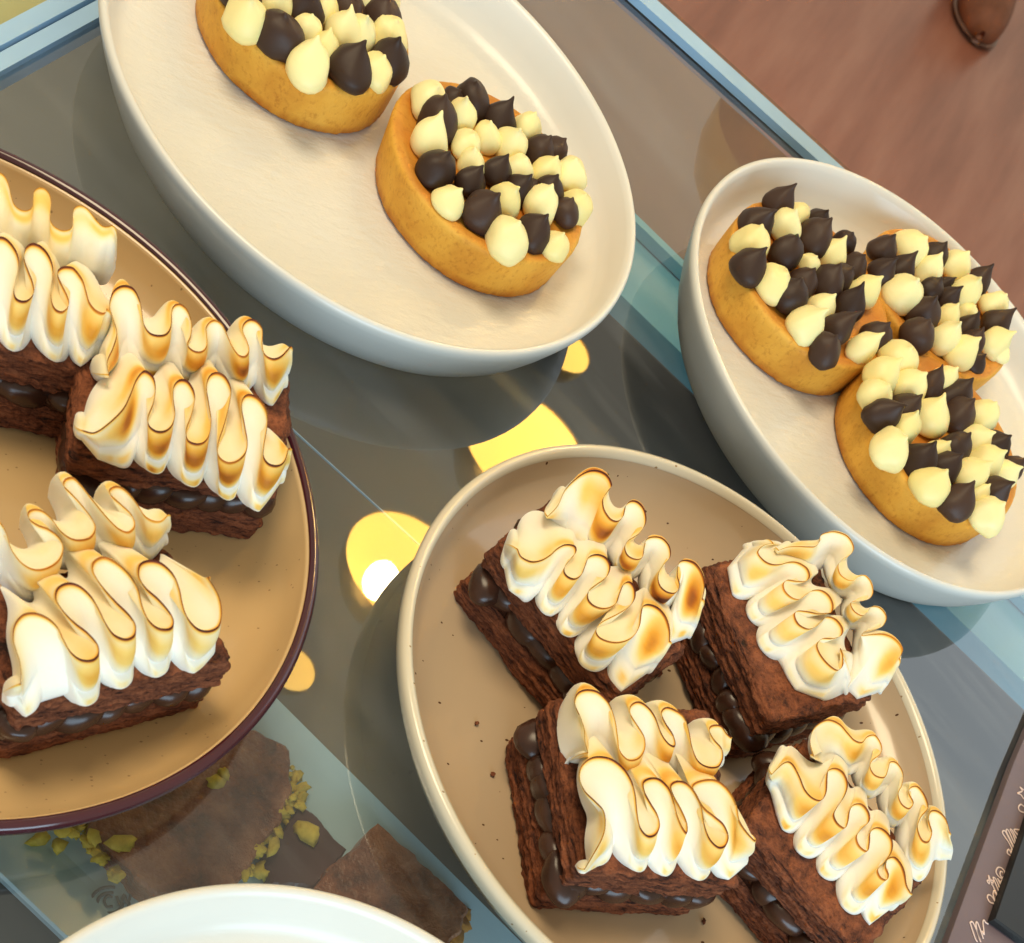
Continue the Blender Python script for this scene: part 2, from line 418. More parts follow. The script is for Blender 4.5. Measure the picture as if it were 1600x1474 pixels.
pl = plate('tan_plate', 'tan glazed plate with a maroon rim', LC, cprof(0.134, h) + [(0.134 - 0.0044, h - .0012), (0.134 - .003, h - .0022), (0.134 - .0022, h - .006), (0.134 - .008, h * .55), (0.134 - .018, h * .3),
     (0.134 - 0.034, .004), (0.094, .0015), (0.088, 0.0), (0.082, 0.0), (0.08, .002), (0.03, .0025)], 0, M_TAN)
v, f = lathe([(0.134 - 0.0040, h - .0010), (0.134 - .0030, h + .0001), (0.134 - .0012, h - .0001), (0.134, h - .0016), (0.134 - .0002, h - .0036), (0.134 - .0012, h - .0062), (0.134 - .0026, h - .0066), (0.134 - .0030, h - .003), (0.134 - 0.0040, h - .0010)], 160)
obj('maroon_rim', v, [q[::-1] for q in f], M_MAROON, pl)
pr = plate('speckled_plate', 'beige speckled plate holding four meringue slices', RC, cprof(0.132, h) + [(0.132 - 0.0046, h - .0014), (0.132 - .003, h - .003), (0.132 - .0028, h - .007), (0.132 - .008, h * .55), (0.132 - .018, h * .3),
     (0.132 - 0.034, .004), (0.094, .0015), (0.088, 0.0), (0.082, 0.0), (0.08, .002), (0.03, .0025)], 0, M_SPECK)
v, f = lathe([(0.132 - 0.0052, h - .0026), (0.132 - .0043, h - .0004), (0.132 - .0026, h + .0002), (0.132 - .0008, h - .0006), (0.132, h - .0024), (0.132 - .0006, h - .0060), (0.132 - .0034, h - .0105), (0.132 - .0046, h - .008), (0.132 - 0.0052, h - .0026)], 160)
obj('cream_rim', v, [q[::-1] for q in f], M_LIP, pr)

# ------------------------------------------------------------------ tarts
rng = random.Random(7)
TH = 0.0258            # height of a tart's top above the glass
def kiss_mesh(name, seed, mat, tall):
    r_ = random.Random(seed)
    prof = [(0.86, 0.0), (0.97, .13), (1.0, .30), (0.97, .48), (0.88, .68), (0.75, .86), (0.59, 1.02), (0.43, 1.15), (0.30, 1.26), (0.19, 1.37), (0.125, 1.46), (0.085, 1.54), (0.045, 1.60)]
    n = 20; V = []; m = len(prof)
    bend = r_.uniform(0, 6.28); ba = r_.uniform(0.10, 0.55); sq = r_.uniform(0.9, 1.08)
    for r, z in prof:
        zz = z if z < 1.02 else 1.02 + (z - 1.02) * tall
        k = max(0, zz - 0.75) ** 1.7 * ba
        for i in range(n):
            a = 2 * math.pi * i / n
            w_ = 1 + 0.24 * nz(math.cos(a) * 1.1 + seed * 3.1, math.sin(a) * 1.1, z * 1.2) * min(1, r * 1.6)
            V.append((r * w_ * math.cos(a) * sq + k * math.cos(bend), r * w_ * math.sin(a) / sq + k * math.sin(bend), zz))
    V.append((V[-1][0], V[-1][1], V[-1][2] + 0.01))
    Fc = grid_faces(m, n, True)
    k = len(V) - 1; b = (m - 1) * n
    Fc += [(b + i, b + (i + 1) % n, k) for i in range(n)]; Fc.append(tuple(range(n))[::-1])
    me = bpy.data.meshes.new(name); me.from_pydata(V, [], Fc); me.materials.append(mat)
    me.polygons.foreach_set('use_smooth', [True] * len(me.polygons)); return me
KM = {'w': [kiss_mesh('vanilla_kiss', 10 + i, M_CRM, 0.50 + 0.16 * (i % 4)) for i in range(8)],
      'd': [kiss_mesh('chocolate_kiss', 40 + i, M_CHO, 0.62 + 0.18 * (i % 4)) for i in range(8)]}
def tart(label, c, R, seed, K, kisses, flare=.0014):
    root = thing('tart', label, 'tart', (c[0], c[1], 0.0062), 'kiss topped tarts')
    H = TH - 0.0062
    Rt = R + flare
    prof = [(0.012, H - .0012), (0.026, H - .0012), (Rt - .013, H - .0012), (Rt - .0095, H - .0014), (Rt - .0070, H - .0009), (Rt - .0046, H + .0001), (Rt - .0027, H), (Rt - .0015, H - .0002), (Rt - .0006, H - .0008), (Rt - .0002, H - .0018), (Rt - .0002, H - .0035),
            (R + flare * .55, H * .55), (R + flare * .2, H * .25), (R - .0001, .0014), (R - .0012, .0003), (R - .006, 0.0), (.01, 0.0)]
    V, Fc = lathe(prof, 144)
    bake = []; W = []
    for i, p in enumerate(V):
        a = math.atan2(p[1], p[0]); r = math.hypot(p[0], p[1]); j = i // 144
        d = 0.0007 * nz(math.cos(a) * 2.1 + seed, math.sin(a) * 2.1, p[2] * 60) + 0.00025 * nz(math.cos(a) * 22 + seed, math.sin(a) * 22, p[2] * 700)
        if j >= 13: d += 0.0005 * nz(math.cos(a) * 30 + seed, math.sin(a) * 30, 4.0)
        k = 1 + d / max(r, .01) if r > .02 else 1
        W.append((p[0] * k, p[1] * k, p[2] + (0.0004 * nz(p[0] * 90 + seed, p[1] * 90, 0) if 0 < j < 7 else 0)))
        n1 = nz(math.cos(a) * 3 + seed, math.sin(a) * 3, p[2] * 80)
        base = 0.62 if j <= 4 else (0.55 if j <= 6 else (0.30 if j == 7 else 0.0))
        if j >= 13: base = 0.65 + 0.6 * nz(math.cos(a) * 14 + seed, math.sin(a) * 14, 1)
        bake.append(max(0, min(1, base + 0.30 * n1)))
    W.append((0, 0, H - .0012)); bake.append(.5); Fc += [(len(W) - 1, (j + 1) % 144, j) for j in range(144)]
    o = obj('tart_shell', W, [q[::-1] for q in Fc], M_TART, root)
    attr(o, 'bake', bake)
    r_ = random.Random(seed)
    for col, kx, ky, kr, *kk in kisses:
        (sx, sy), sc = (kk[0] if kk else (K[1], K[0]))
        px, py, pr_ = sx + kx / sc, sy + ky / sc, kr / sc
        p = at(px, py, TH + 0.004)
        depth = np.linalg.norm(p - CAM)
        r = pr_ * depth / F * 0.93
        p = at(px, py, TH + 0.22 * r)
        q = bpy.data.objects.new('vanilla_kiss' if col == 'w' else 'chocolate_kiss', r_.choice(KM[col])); COL.objects.link(q)
        q.parent = root
        q.location = (p[0] - c[0], p[1] - c[1], TH - 0.0062 - 0.0012 + r_.uniform(-.0003, .0008))
        q.rotation_euler = (r_.uniform(-.12, .12), r_.uniform(-.12, .12), r_.uniform(0, 6.28))
        q.scale = (r, r, min(r * r_.uniform(0.88, 1.12), 0.0098))
    return root
k1 = (2.303, (0, 0))
tart('tart at the top edge of the photo, on the white plate with two tarts', (0.1955, 0.5435), 0.0460, 3, k1,
 [('w',885,80,65),('d',1003,145,75),('w',985,35,60),('d',870,0,60),('w',1100,130,50),('w',1110,250,70),('d',1080,45,62),('w',1165,190,50),('w',1165,45,45),('d',1250,40,55),('w',1235,130,60),('w',1290,130,60),('d',1255,265,70),('w',1350,260,55),('w',1395,130,60),('d',1375,75,62),('d',1400,230,62),('w',1310,20,45),
  ('w',960,-50,60),('d',1040,-60,62),('w',1120,-40,55),('d',1200,-60,60),('w',1280,-50,55),('w',1370,-20,55)])
k2 = (2.948, (560, 0))
tart('whole tart in the middle of the white plate with two tarts', (0.2742, 0.4803), 0.0474, 5, k2,
 [('w',320,480,72),('d',520,465,72),('d',435,460,50),('w',470,545,65),('d',365,565,85),('d',645,560,65),('w',330,660,78),('w',590,635,65),('w',495,675,65),('w',770,600,58),('d',360,795,84),('w',520,755,60),('w',700,675,70),('d',825,715,62),('d',905,700,55),('d',515,845,65),('d',635,805,62),('w',730,795,65),('w',860,815,65),('w',965,820,70),('w',410,935,70),('d',565,985,84),('w',665,935,70),('d',735,885,60),('d',800,870,42),('d',870,890,58),('w',830,965,75),('d',950,995,58),('w',1000,960,68),('w',680,1110,93),('d',800,1080,74),('w',905,1135,67)])
k3 = (4.913, (1040, 230)); e3 = ((1060, 500), 4.913); g3 = ((1300, 260), 4.913); c3 = ((1040, 230), 2.02)
tart('leftmost tart on the white plate crowded with three tarts', (0.4604, 0.4764), 0.0490, 11, k3,
 [('d',850,460,100),('d',690,595,122),('w',1020,520,78),('w',900,625,118),('w',660,765,130),('d',1170,570,82),('d',1130,720,118),('d',920,835,118),('d',635,935,120),('w',1270,835,102),('w',1095,905,75),('w',810,1060,130),('d',1370,735,75),('d',1060,1040,98),('d',950,1185,122),('d',1240,1055,112),('d',1340,1000,95),('d',1440,925,88),('w',1190,1235,100),('w',1070,1380,130),('d',1400,1235,105),('d',1310,1405,112),('w',1500,1130,105),
  ('d',1120,235,115,e3),('w',1390,225,105,e3),('d',330,1320,100,g3)], .0008)
k4 = (4.913, (1300, 260))
tart('rear tart by the rim of the white plate crowded with three tarts', (0.5560, 0.4930), 0.0475, 17, k4,
 [('d',380,660,90),('w',590,640,122),('d',790,690,75),('w',730,825,95),('d',530,795,85),('d',370,825,90),('w',940,775,102),('d',1110,885,85),('d',860,915,60),('w',545,985,140),('d',750,965,82),('w',1000,985,116),('d',880,1025,80),('d',690,1145,112),('w',1220,1090,92),('w',1030,1130,75),('w',880,1165,88),('d',650,1325,112),('w',850,1335,115),('d',1040,1235,88),('d',1240,1225,92),('w',1240,1365,98),('d',1070,1375,82),('w',970,1440,112),('w',1290,1440,65),('d',1090,1500,75)], .0008)
tart('front tart nearest the blue shadowed rim of the white plate crowded with three tarts', (0.5257, 0.4020), 0.0508, 23, (2.02, (1040, 230)),
 [('w',730,680,56),('w',670,730,52),('w',760,762,54),('w',655,792,50),('d',830,757,40),('w',870,745,40),('d',910,790,50),('d',920,850,50),('d',755,832,47),('d',675,852,52),('w',830,860,56),('w',745,900,46),('w',990,862,46),('w',700,952,61),('w',970,930,46),('d',1040,945,39),('d',900,957,49),('w',855,965,38),('d',795,1000,51),('d',1088,1010,36),('w',1000,1000,50),('w',1060,1035,41),('d',875,1017,43),('w',950,1045,49),('w',830,1077,60),('d',1030,1090,43),('d',915,1127,54),('w',980,1100,33),('w',1005,1165,56)], .0008)

# ------------------------------------------------------------------ meringue slices
PT = 0.038     # top of the pastry
def smooth1(a, s):
    k = int(s * 3); x = np.arange(-k, k + 1); g = np.exp(-0.5 * (x / s) ** 2); g /= g.sum()
    return np.convolve(np.pad(a, k, mode='edge'), g, mode='valid')
FV = np.array([0, .012, .028, .055, .10, .16, .23, .30, .37, .44, .51, .57, .62, .655, .685, .71, .74, .78, .83, .88, .93, .97, 1.0])
LD = [0, .00028, .00075, .0016]
BV = np.array([0.012, .028, .06, .11, .18, .26, .35, .45, .55, .65, .75, .84, .92, 1.0])
def meringue_row(root, K, crest, base, zc, seed, amt=1.0, line=1.0, back=None, boff=0.0072, sub=8):
    ox, oy, sc = K
    zt = PT - 0.0006; zc = zc - 0.0022
    C = catmull([at2(ox + x / sc, oy + y / sc, zc) for x, y in crest], sub)
    n = len(C); s = np.arange(n) / sub
    # ---- front base
    bi = np.array([b[0] for b in base], float)
    bp = np.array([at2(ox + b[1] / sc, oy + b[2] / sc, zt + 0.0025) for b in base]); bt = [b[3] for b in base]
    a = bp[-1] - bp[0]; a /= np.linalg.norm(a); nrm = np.array([-a[1], a[0]])
    if nrm @ (C.mean(0) - bp.mean(0)) < 0: nrm = -nrm
    Fb = np.zeros((n, 2)); wb = np.zeros(n)
    wt = {'b': 1.0, 'c': 0.0, 's': 0.55}
    for i in range(n):
        k = int(np.clip(np.searchsorted(bi, s[i], 'right') - 1, 0, len(bi) - 2))
        u = float(np.clip((s[i] - bi[k]) / (bi[k + 1] - bi[k]), 0, 1))
        d = bp[k + 1] - bp[k]; da = d @ a; dn = d @ nrm
        if bt[k] == 'c' and bt[k + 1] != 'c': un = math.sin(u * math.pi / 2) ** .8; ua = 0.25 * u + 0.75 * (1 - math.cos(u * math.pi / 2))
        elif bt[k + 1] == 'c' and bt[k] != 'c': un = 1 - math.cos(u * math.pi / 2) ** .8; ua = 0.25 * u + 0.75 * math.sin(u * math.pi / 2)
        else: un = ua = u
        Fb[i] = bp[k] + a * da * ua + nrm * dn * un
        w0, w1 = wt[bt[k]], wt[bt[k + 1]]; e = 0.5 - 0.5 * math.cos(u * math.pi)
        wb[i] = w0 + (w1 - w0) * e
    Fb = Fb + nrm[None, :] * (0.0017 * (1 - wb) ** 2)[:, None]
    wb = smooth1(wb, 2.0)
    # ---- back base
    ca, cn = C @ a, C @ nrm
    sa = np.maximum.accumulate(smooth1(ca, 14)); env = np.array([cn[max(0, i - 22):i + 23].max() for i in range(n)])
    sn = smooth1(env, 12) + boff
    osc = (cn - smooth1(cn, 16)); osc = osc / (np.abs(osc).max() + 1e-9)
    Bb = a[None, :] * sa[:, None] + nrm[None, :] * (sn + 0.0018 * osc)[:, None]
    if back:
        ki = np.array([b[0] for b in back], float); kp = np.array([at2(ox + b[1] / sc, oy + b[2] / sc, zt + 0.002) for b in back])
        for i in range(n):
            if ki[0] <= s[i] <= ki[-1]:
                q = np.array([np.interp(s[i], ki, kp[:, 0]), np.interp(s[i], ki, kp[:, 1])])
                Bb[i] = q
        Bb = np.c_[smooth1(Bb[:, 0], 6), smooth1(Bb[:, 1], 6)]
    zz = np.array([zc + 0.0006 * nz(C[i][0] * 60, C[i][1] * 60, seed) for i in range(n)])
    # ends taper
    cols = []; tcols = []
    for i in range(n):
        P = []; T = []
        w = wb[i]; N1 = nz(C[i][0] * 70, C[i][1] * 70, seed * 1.7); N2 = nz(C[i][0] * 160, C[i][1] * 160, seed * 2.3)
        ln = line * min(1.0, max(0.80, 0.95 + 0.35 * nz(C[i][0] * 45, C[i][1] * 45, seed + 5)))
        lf = math.hypot(*(Fb[i] - C[i]), zz[i] - zt); lb = math.hypot(*(Bb[i] - C[i]), zz[i] - zt)
        for vi, v in enumerate(FV):
            if 0 < vi < 4: v = min(v, LD[vi] / lf)
            st_ = 0.11 * (1 - math.exp(-v * lf / .0011)); hgt = zz[i] - (zz[i] - zt) * (st_ + (1 - st_) * v ** (1.15 + 1.0 * (1 - w)))
            p = C[i] + (Fb[i] - C[i]) * v
            out = 0.0
            if v < .685: out += 0.0017 * math.sin(math.pi * (v / .685) ** .8) * (.3 + .7 * w)
            out -= 0.0010 * math.exp(-((v - .69) / .035) ** 2) * (0.15 + w)
            if v > .69: out += 0.0014 * math.sin(math.pi * min(1, (v - .69) / .29)) * (0.8 + 0.2 * w)
            if v > .86: out -= 0.0019 * ((v - .86) / .14) ** 1.8
            p = p - nrm * out
            P.append((p[0], p[1], hgt))
            q = 0.11 * (1 - v) ** 2 + 0.03
            q += amt * (0.50 + 0.28 * N1) * (max(0, w) ** 1.5) * max(0, min(1, (.66 - v) / .30)) * min(1, .35 + v * 3)
            q += amt * (0.28 + 0.4 * N2) * (max(0, w) ** 2.0) * math.exp(-((v - .80) / .055) ** 4)
            if vi == 0: q = ln
            elif vi == 1: q = 0.90 * ln
            elif vi == 2: q = max(q, 0.36 * ln)
            elif vi == 3: q = max(q, 0.19 * ln)
            T.append(q)
        Q = []; TQ = []
        ob = float(np.clip(0.5 + 0.7 * osc[i], 0, 1))          # 1 where the ribbon bulges backwards
        for vi, v in enumerate(BV):
            if vi < 3: v = min(v, LD[vi + 1] / lb)
            st_ = 0.09 * (1 - math.exp(-v * lb / .0011))
            if boff > .008: g = st_ + (0.72 - st_) * ((1 - ob) * v ** 1.9 + ob * v ** 1.0)
            else: g = st_ + (1 - st_) * v ** 3.2
            hgt = zz[i] - (zz[i] - zt) * g
            p = C[i] + (Bb[i] - C[i]) * v
            if v > .84 and boff < .008: p = p - nrm * 0.0018 * ((v - .84) / .16) ** 1.6
            Q.append((p[0], p[1], hgt))
            q = 0.16 + 0.10 * N1 + amt * 0.26 * max(0, nz(C[i][0] * 90 + 3, C[i][1] * 90, v * 2.5 + seed)) * (1 - v)
            q += amt * 0.30 * ob * math.exp(-((v - .22) / .16) ** 2)
            q *= 1 - 0.75 * max(0, (v - .4) / .6)
            if vi == 0: q = 0.72 * ln
            elif vi == 1: q = max(q, 0.36 * ln)
            TQ.append(q)
        cols.append(Q[::-1] + P); tcols.append(TQ[::-1] + T)
    A = np.array(cols); TT = np.array(tcols)
    # rounded ends
    def endcap(sec, tsec, sign):
        cen = (sec[0] + sec[-1]) / 2; out = []; tout = []
        L = 0.0028
        for k in range(1, 6):
            q = k / 5.0
            f_ = math.sqrt(max(0.0, 1 - q * q)); f_ = max(f_, 0.02)
            S = cen + (sec - cen) * f_ + np.array([a[0], a[1], 0]) * sign * L * math.sin(q * math.pi / 2)
            out.append(S); tout.append(np.minimum(tsec, .62) * (1 - .6 * q))
        return out, tout
    e0, t0 = endcap(A[0], TT[0], -1); e1, t1 = endcap(A[-1], TT[-1], 1)
    A = np.array(e0[::-1] + list(A) + e1); TT = np.array(t0[::-1] + list(TT) + t1)
    nr, nc = A.shape[:2]
    o = part('meringue_row', A.reshape(-1, 3), grid_faces(nr, nc), M_MER, root)
    attr(o, 'toast', np.clip(TT.reshape(-1), 0, 1))
    return o

def quad_outline(Q, rad, n_per=64):
    """rounded quadrilateral, evenly sampled"""
    Q = np.array(Q, float); pts = []
    ar = sum(Q[i][0] * Q[(i + 1) % 4][1] - Q[(i + 1) % 4][0] * Q[i][1] for i in range(4))
    if ar < 0: Q = Q[::-1]
    for i in range(4):
        p0, p1, p2 = Q[i - 1], Q[i], Q[(i + 1) % 4]
        u = (p0 - p1) / np.linalg.norm(p0 - p1); w = (p2 - p1) / np.linalg.norm(p2 - p1)
        A_, B_ = p1 + u * rad, p1 + w * rad
        for k in range(6):
            t_ = k / 5; pts.append((1 - t_) ** 2 * A_ + 2 * t_ * (1 - t_) * p1 + t_ ** 2 * B_)
    P = np.array(pts + [pts[0]]); d = np.r_[0, np.cumsum(np.linalg.norm(np.diff(P, axis=0), axis=1))]
    m = n_per * 4; q = np.linspace(0, d[-1], m, endpoint=False)
    O = np.c_[np.interp(q, d, P[:, 0]), np.interp(q, d, P[:, 1])]
    tg = np.roll(O, -1, 0) - np.roll(O, 1, 0); tg /= np.linalg.norm(tg, axis=1)[:, None]
    return O, np.c_[tg[:, 1], -tg[:, 0]], q
def pastry_layer(root, Q, z0, z1, seed):
    O, N, q = quad_outline(Q, 0.0030, 110); m = len(O); nzv = 24; V = []
    c = O.mean(0)
    for j in range(nzv):
        u = j / (nzv - 1); z = z0 + (z1 - z0) * u
        for i in range(m):
            x, y = O[i]
            wob = 0.0022 * nz(x * 35 + seed, y * 35, 9)                      # wavy layers
            zl = z + wob
            d = 0.0013 * nz(x * 30 + seed, y * 30, zl * 620) + 0.0016 * nz(x * 90, y * 90 + seed, zl * 950) + 0.0010 * nz(x * 420 + seed, y * 420, zl * 1100)
            d += 0.0006 * nz(x * 24, y * 24, seed)
            d -= 0.0012 * (abs(2 * u - 1) ** 5)
            V.append((x + N[i][0] * d, y + N[i][1] * d, z + 0.0008 * nz(x * 60, y * 60, seed + z * 200)))
    Fc = grid_faces(nzv, m, True)
    nr = 14
    for j in range(1, nr):                                                 # flat top
        k = 1 - j / nr
        for i in range(m):
            p = c + (np.array(V[(nzv - 1) * m + i][:2]) - c) * k
            V.append((p[0], p[1], z1 + 0.0005 * nz(p[0] * 130, p[1] * 130, seed) + 0.0006 * nz(p[0] * 40, p[1] * 40, seed)))
    Fc += grid_faces(nr, m, True, (nzv - 1) * m)
    b = (nzv - 1 + nr - 1) * m; V.append((c[0], c[1], z1)); k = len(V) - 1
    Fc += [(b + i, b + (i + 1) % m, k) for i in range(m)]; Fc.append(tuple(range(m))[::-1])
    return part('pastry_layer', V, Fc, M_PAS, root)
def filling(root, Q, z0, z1, seed):
    r_ = random.Random(seed)
    O, N, q = quad_outline(Q, 0.004, 40)
    L = q[-1] + q[1]; parts_ = []
    ins = O - N * 0.0025
    parts_.append(prism([tuple(p) for p in ins], z0 - .001, z1 + .001))
    d = 0.0
    while d < L - 0.004:
        R = r_.uniform(0.0052, 0.0086)
        i = int(d / q[1]) % len(O)
        p = O[i] - N[i] * (R - r_.uniform(0.0002, 0.0030)); zc = (z0 + z1) / 2 + r_.uniform(-.0004, .0006)
        hz = (z1 - z0) / 2 + r_.uniform(.0004, .0014)
        V = []; nu, nv = 18, 10
        T_ = np.array([-N[i][1], N[i][0]]); st_ = r_.uniform(1.0, 1.55); sk_ = r_.uniform(-.3, .3)
        for j in range(nv + 1):
            th = math.pi * j / nv
            for k in range(nu):
                ph = 2 * math.pi * k / nu
                sx = abs(math.sin(th)) ** 0.75; cz = math.cos(th)
                e_ = 1 + .16 * nz(math.cos(ph) + seed + d * 90, math.sin(ph), cz)
                q_ = p + (N[i] * R * sx * math.cos(ph) + T_ * R * st_ * (sx * math.sin(ph) + sk_ * cz)) * e_
                V.append((q_[0], q_[1], zc - hz * cz))
        Fc = grid_faces(nv + 1, nu, True)
        parts_.append((V, Fc)); d += R * st_ * r_.uniform(1.05, 1.55)
    v, f = merge(parts_)
    return part('chocolate_filling', v, f, M_GAN, root)
def slice_(label, seed, top, bot_shift=(0, 0), zf=0.0066, lean=(0, 0)):
    """top: four photograph points of the upper pastry corners"""
    Q = np.array([at2(x, y, PT) for x, y in top]); c = Q.mean(0)
    root = thing('meringue_slice', label, 'cake slice', (c[0], c[1], zf), 'meringue topped chocolate slices')
    sh = np.array(bot_shift)
    h1, h2 = zf + (PT - zf) * .37, zf + (PT - zf) * .60
    pastry_layer(root, Q + sh, zf, h1, seed)
    filling(root, c + sh * .6 + (Q - c) * 0.995, h1 - .0010, h2 + .0010, seed + 1)
    pastry_layer(root, Q, h2, PT, seed + 2)
    return root

c1 = (0, 250, 7.37); c2 = (0, 400, 7.37); cc3 = (100, 560, 4.2105); cc4 = (0, 720, 4.913); cc5 = (0, 840, 3.879)
c6 = (780, 720, 4.335); c7 = (860, 1060, 4.335); c8 = (1120, 820, 5.084); c9 = (1190, 1110, 4.2125); cm = (140, 420, 4.848)

# --- slices of the tan plate
s = slice_('meringue topped chocolate slice cut off by the left edge of the photo', 31, [(-190, 500), (152, 583), (158, 430), (-180, 350)])
meringue_row(s, c1, [(-330,200),(-290,420),(-220,520),(-150,430),(-110,250),(-60,150),(0,140),(60,190),(105,290),(130,410),(165,510),(225,565),(290,580),(350,560),(380,510),(385,420),(395,350),(450,312),(520,325),(575,390),(592,490),(578,590),(580,680),(620,755),(690,800),(750,808),(815,785),(845,720),(840,620),(860,550),(915,525),(985,545),(1045,605),(1110,690),(1180,755),(1240,765),(1290,750)],
 [(0,-420,560,'s'),(2,-240,780,'b'),(5.5,-40,800,'c'),(12,250,960,'b'),(17.3,430,1000,'c'),(25,720,1195,'b'),(30,880,1175,'c'),(34,1130,1245,'b'),(36,1285,1040,'s')], 0.0560, 1.3, 1.1)
meringue_row(s, c2, boff=.0185, crest=[(-330,-200),(-320,100),(-260,300),(-190,350),(-140,250),(-140,50),(-120,-130),(-60,-205),(0,-220),(70,-195),(140,-125),(195,-35),(218,65),(205,180),(175,290),(160,400),(185,480),(250,515),(320,505),(375,450),(395,390),(375,280),(330,170),(290,70),(275,-10),(300,-95),(370,-140),(460,-120),(545,-45),(600,65),(615,165),(600,300),(588,430),(605,550),(650,620),(720,640),(780,590),(795,530),(770,440),(720,330),(680,240),(665,165),(710,118),(780,110),(850,130),(920,210),(965,290),(1000,420),(1030,530),(1090,610),(1160,650),(1215,645),(1228,600)],
 base=[(0,-420,500,'s'),(3,-250,900,'b'),(8,-70,960,'c'),(17,140,1060,'b'),(26,350,990,'c'),(35,650,1190,'b'),(43,790,1160,'c'),(50,930,1248,'b'),(52,1085,1150,'s')], zc=0.0570, seed=2.1, amt=0.8)

s = slice_('meringue slice with tall narrow golden loops at the right rim of the tan plate', 37, [(113, 702), (443, 750), (455, 590), (122, 528)])
meringue_row(s, cm, [(150,795),(135,700),(180,590),(208,480),(180,380),(150,270),(180,170),(250,125),(330,145),(380,230),(400,330),(415,420),(460,480),(530,497),(590,480),(622,420),(625,330),(640,275),(690,262),(745,310),(775,410),(770,500),(745,570),(790,615),(850,620),(890,580),(890,500),(885,440),(915,395),(960,385),(1010,420),(1050,510),(1085,590),(1130,650),(1180,660),(1210,620),(1200,560),(1165,470),(1170,410),(1215,380),(1270,400),(1310,460),(1310,580),(1330,650),(1390,680),(1450,660),(1500,610),(1520,585)],
 [(0,110,830,'s'),(2,190,800,'b'),(7,300,780,'c'),(13,500,800,'b'),(18,610,800,'c'),(24,770,830,'b'),(29.5,950,800,'c'),(34,1150,920,'b'),(40,1270,920,'c'),(44.5,1395,1020,'b'),(47,1475,900,'s')], 0.0555, 3.7, 1.15,
 back=[(0,45,690),(2,60,600),(4,110,560),(5,120,420),(6,120,240),(7.5,240,110)])
meringue_row(s, cc3, boff=.0185, crest=[(130,480),(200,490),(290,430),(390,330),(440,230),(480,130),(530,80),(585,120),(603,200),(590,290),(555,380),(560,440),(610,475),(670,470),(715,430),(733,360),(720,260),(725,180),(760,140),(810,145),(850,200),(862,270),(840,370),(808,460),(815,530),(870,558),(925,545),(960,490),(970,400),(955,300),(940,190),(960,110),(1010,88),(1065,120),(1100,200),(1090,300),(1060,420),(1015,560),(1020,640),(1080,682),(1150,665),(1200,610),(1210,540),(1190,430),(1170,330),(1180,260),(1220,238),(1280,265),(1330,340),(1338,440),(1320,560),(1315,640),(1350,690),(1410,700),(1455,670),(1480,590)],
 base=[(0,120,510,'s'),(1.5,230,655,'s'),(4,380,715,'b'),(6.3,470,685,'c'),(12.3,610,740,'b'),(18.5,690,725,'c'),(25,850,828,'b'),(32,935,805,'c'),(39,1090,912,'b'),(46,1155,908,'c'),(52.7,1285,995,'b'),(55,1425,820,'s')], zc=0.0570, seed=4.1, amt=1.25,
 back=[(0,115,430),(1,125,340),(2,180,190),(3.5,330,150)])

s = slice_('largest meringue topped slice, nearest the lower rim of the tan plate', 43, [(27, 1115), (366, 1034), (262, 856), (-70, 930)], (-.002, .001))
meringue_row(s, cc4, [(-60,430),(0,470),(50,550),(85,660),(150,760),(230,820),(310,832),(400,800),(465,740),(488,660),(450,580),(370,520),(290,490),(225,445),(215,395),(260,370),(330,385),(400,445),(460,530),(540,590),(620,605),(700,580),(735,510),(700,430),(640,350),(560,260),(490,190),(500,140),(560,125),(620,180),(690,270),(770,370),(850,460),(920,520),(990,540),(1038,490),(1010,410),(930,330),(860,270),(840,220),(890,190),(950,210),(1010,270),(1065,350),(1110,420),(1170,460),(1235,465),(1285,420)],
 [(0,-80,900,'s'),(2,30,960,'c'),(6,250,1045,'b'),(15,480,900,'c'),(20,640,800,'b'),(27.5,750,740,'c'),(34,985,755,'b'),(40,1060,755,'c'),(45,1160,740,'b'),(47,1262,640,'s')], 0.0560, 5.3, 0.75, 0.8)
meringue_row(s, cc5, boff=.0185, crest=[(128,880),(125,770),(100,680),(80,600),(90,520),(140,465),(210,455),(290,485),(350,540),(390,620),(430,690),(490,735),(560,738),(600,700),(590,640),(530,570),(450,510),(380,440),(338,370),(350,305),(410,275),(480,290),(550,350),(600,430),(640,510),(690,580),(760,612),(815,590),(822,530),(780,460),(700,380),(620,290),(570,210),(565,150),(600,118),(650,118),(720,160),(790,230),(840,320),(865,420),(900,500),(960,550),(1030,550),(1055,510),(1030,450),(960,370),(880,300),(842,230),(850,160),(910,138),(980,155),(1050,220),(1090,310),(1110,400),(1140,480),(1200,545),(1270,560),(1330,530),(1345,450),(1325,350),(1260,240)],
 base=[(0,85,1010,'s'),(2,165,1088,'b'),(5,280,1040,'c'),(8,430,992,'c'),(11.7,530,1008,'b'),(20,648,905,'c'),(26.3,740,908,'b'),(34,850,810,'c'),(41.6,950,838,'b'),(49,1082,780,'c'),(56,1170,808,'b'),(58.5,1290,720,'s'),(60,1315,600,'s')], zc=0.0590, seed=6.1, amt=0.55,
 back=[(0,65,900),(2,65,800),(3.5,15,660),(5,30,520),(6,110,450)])

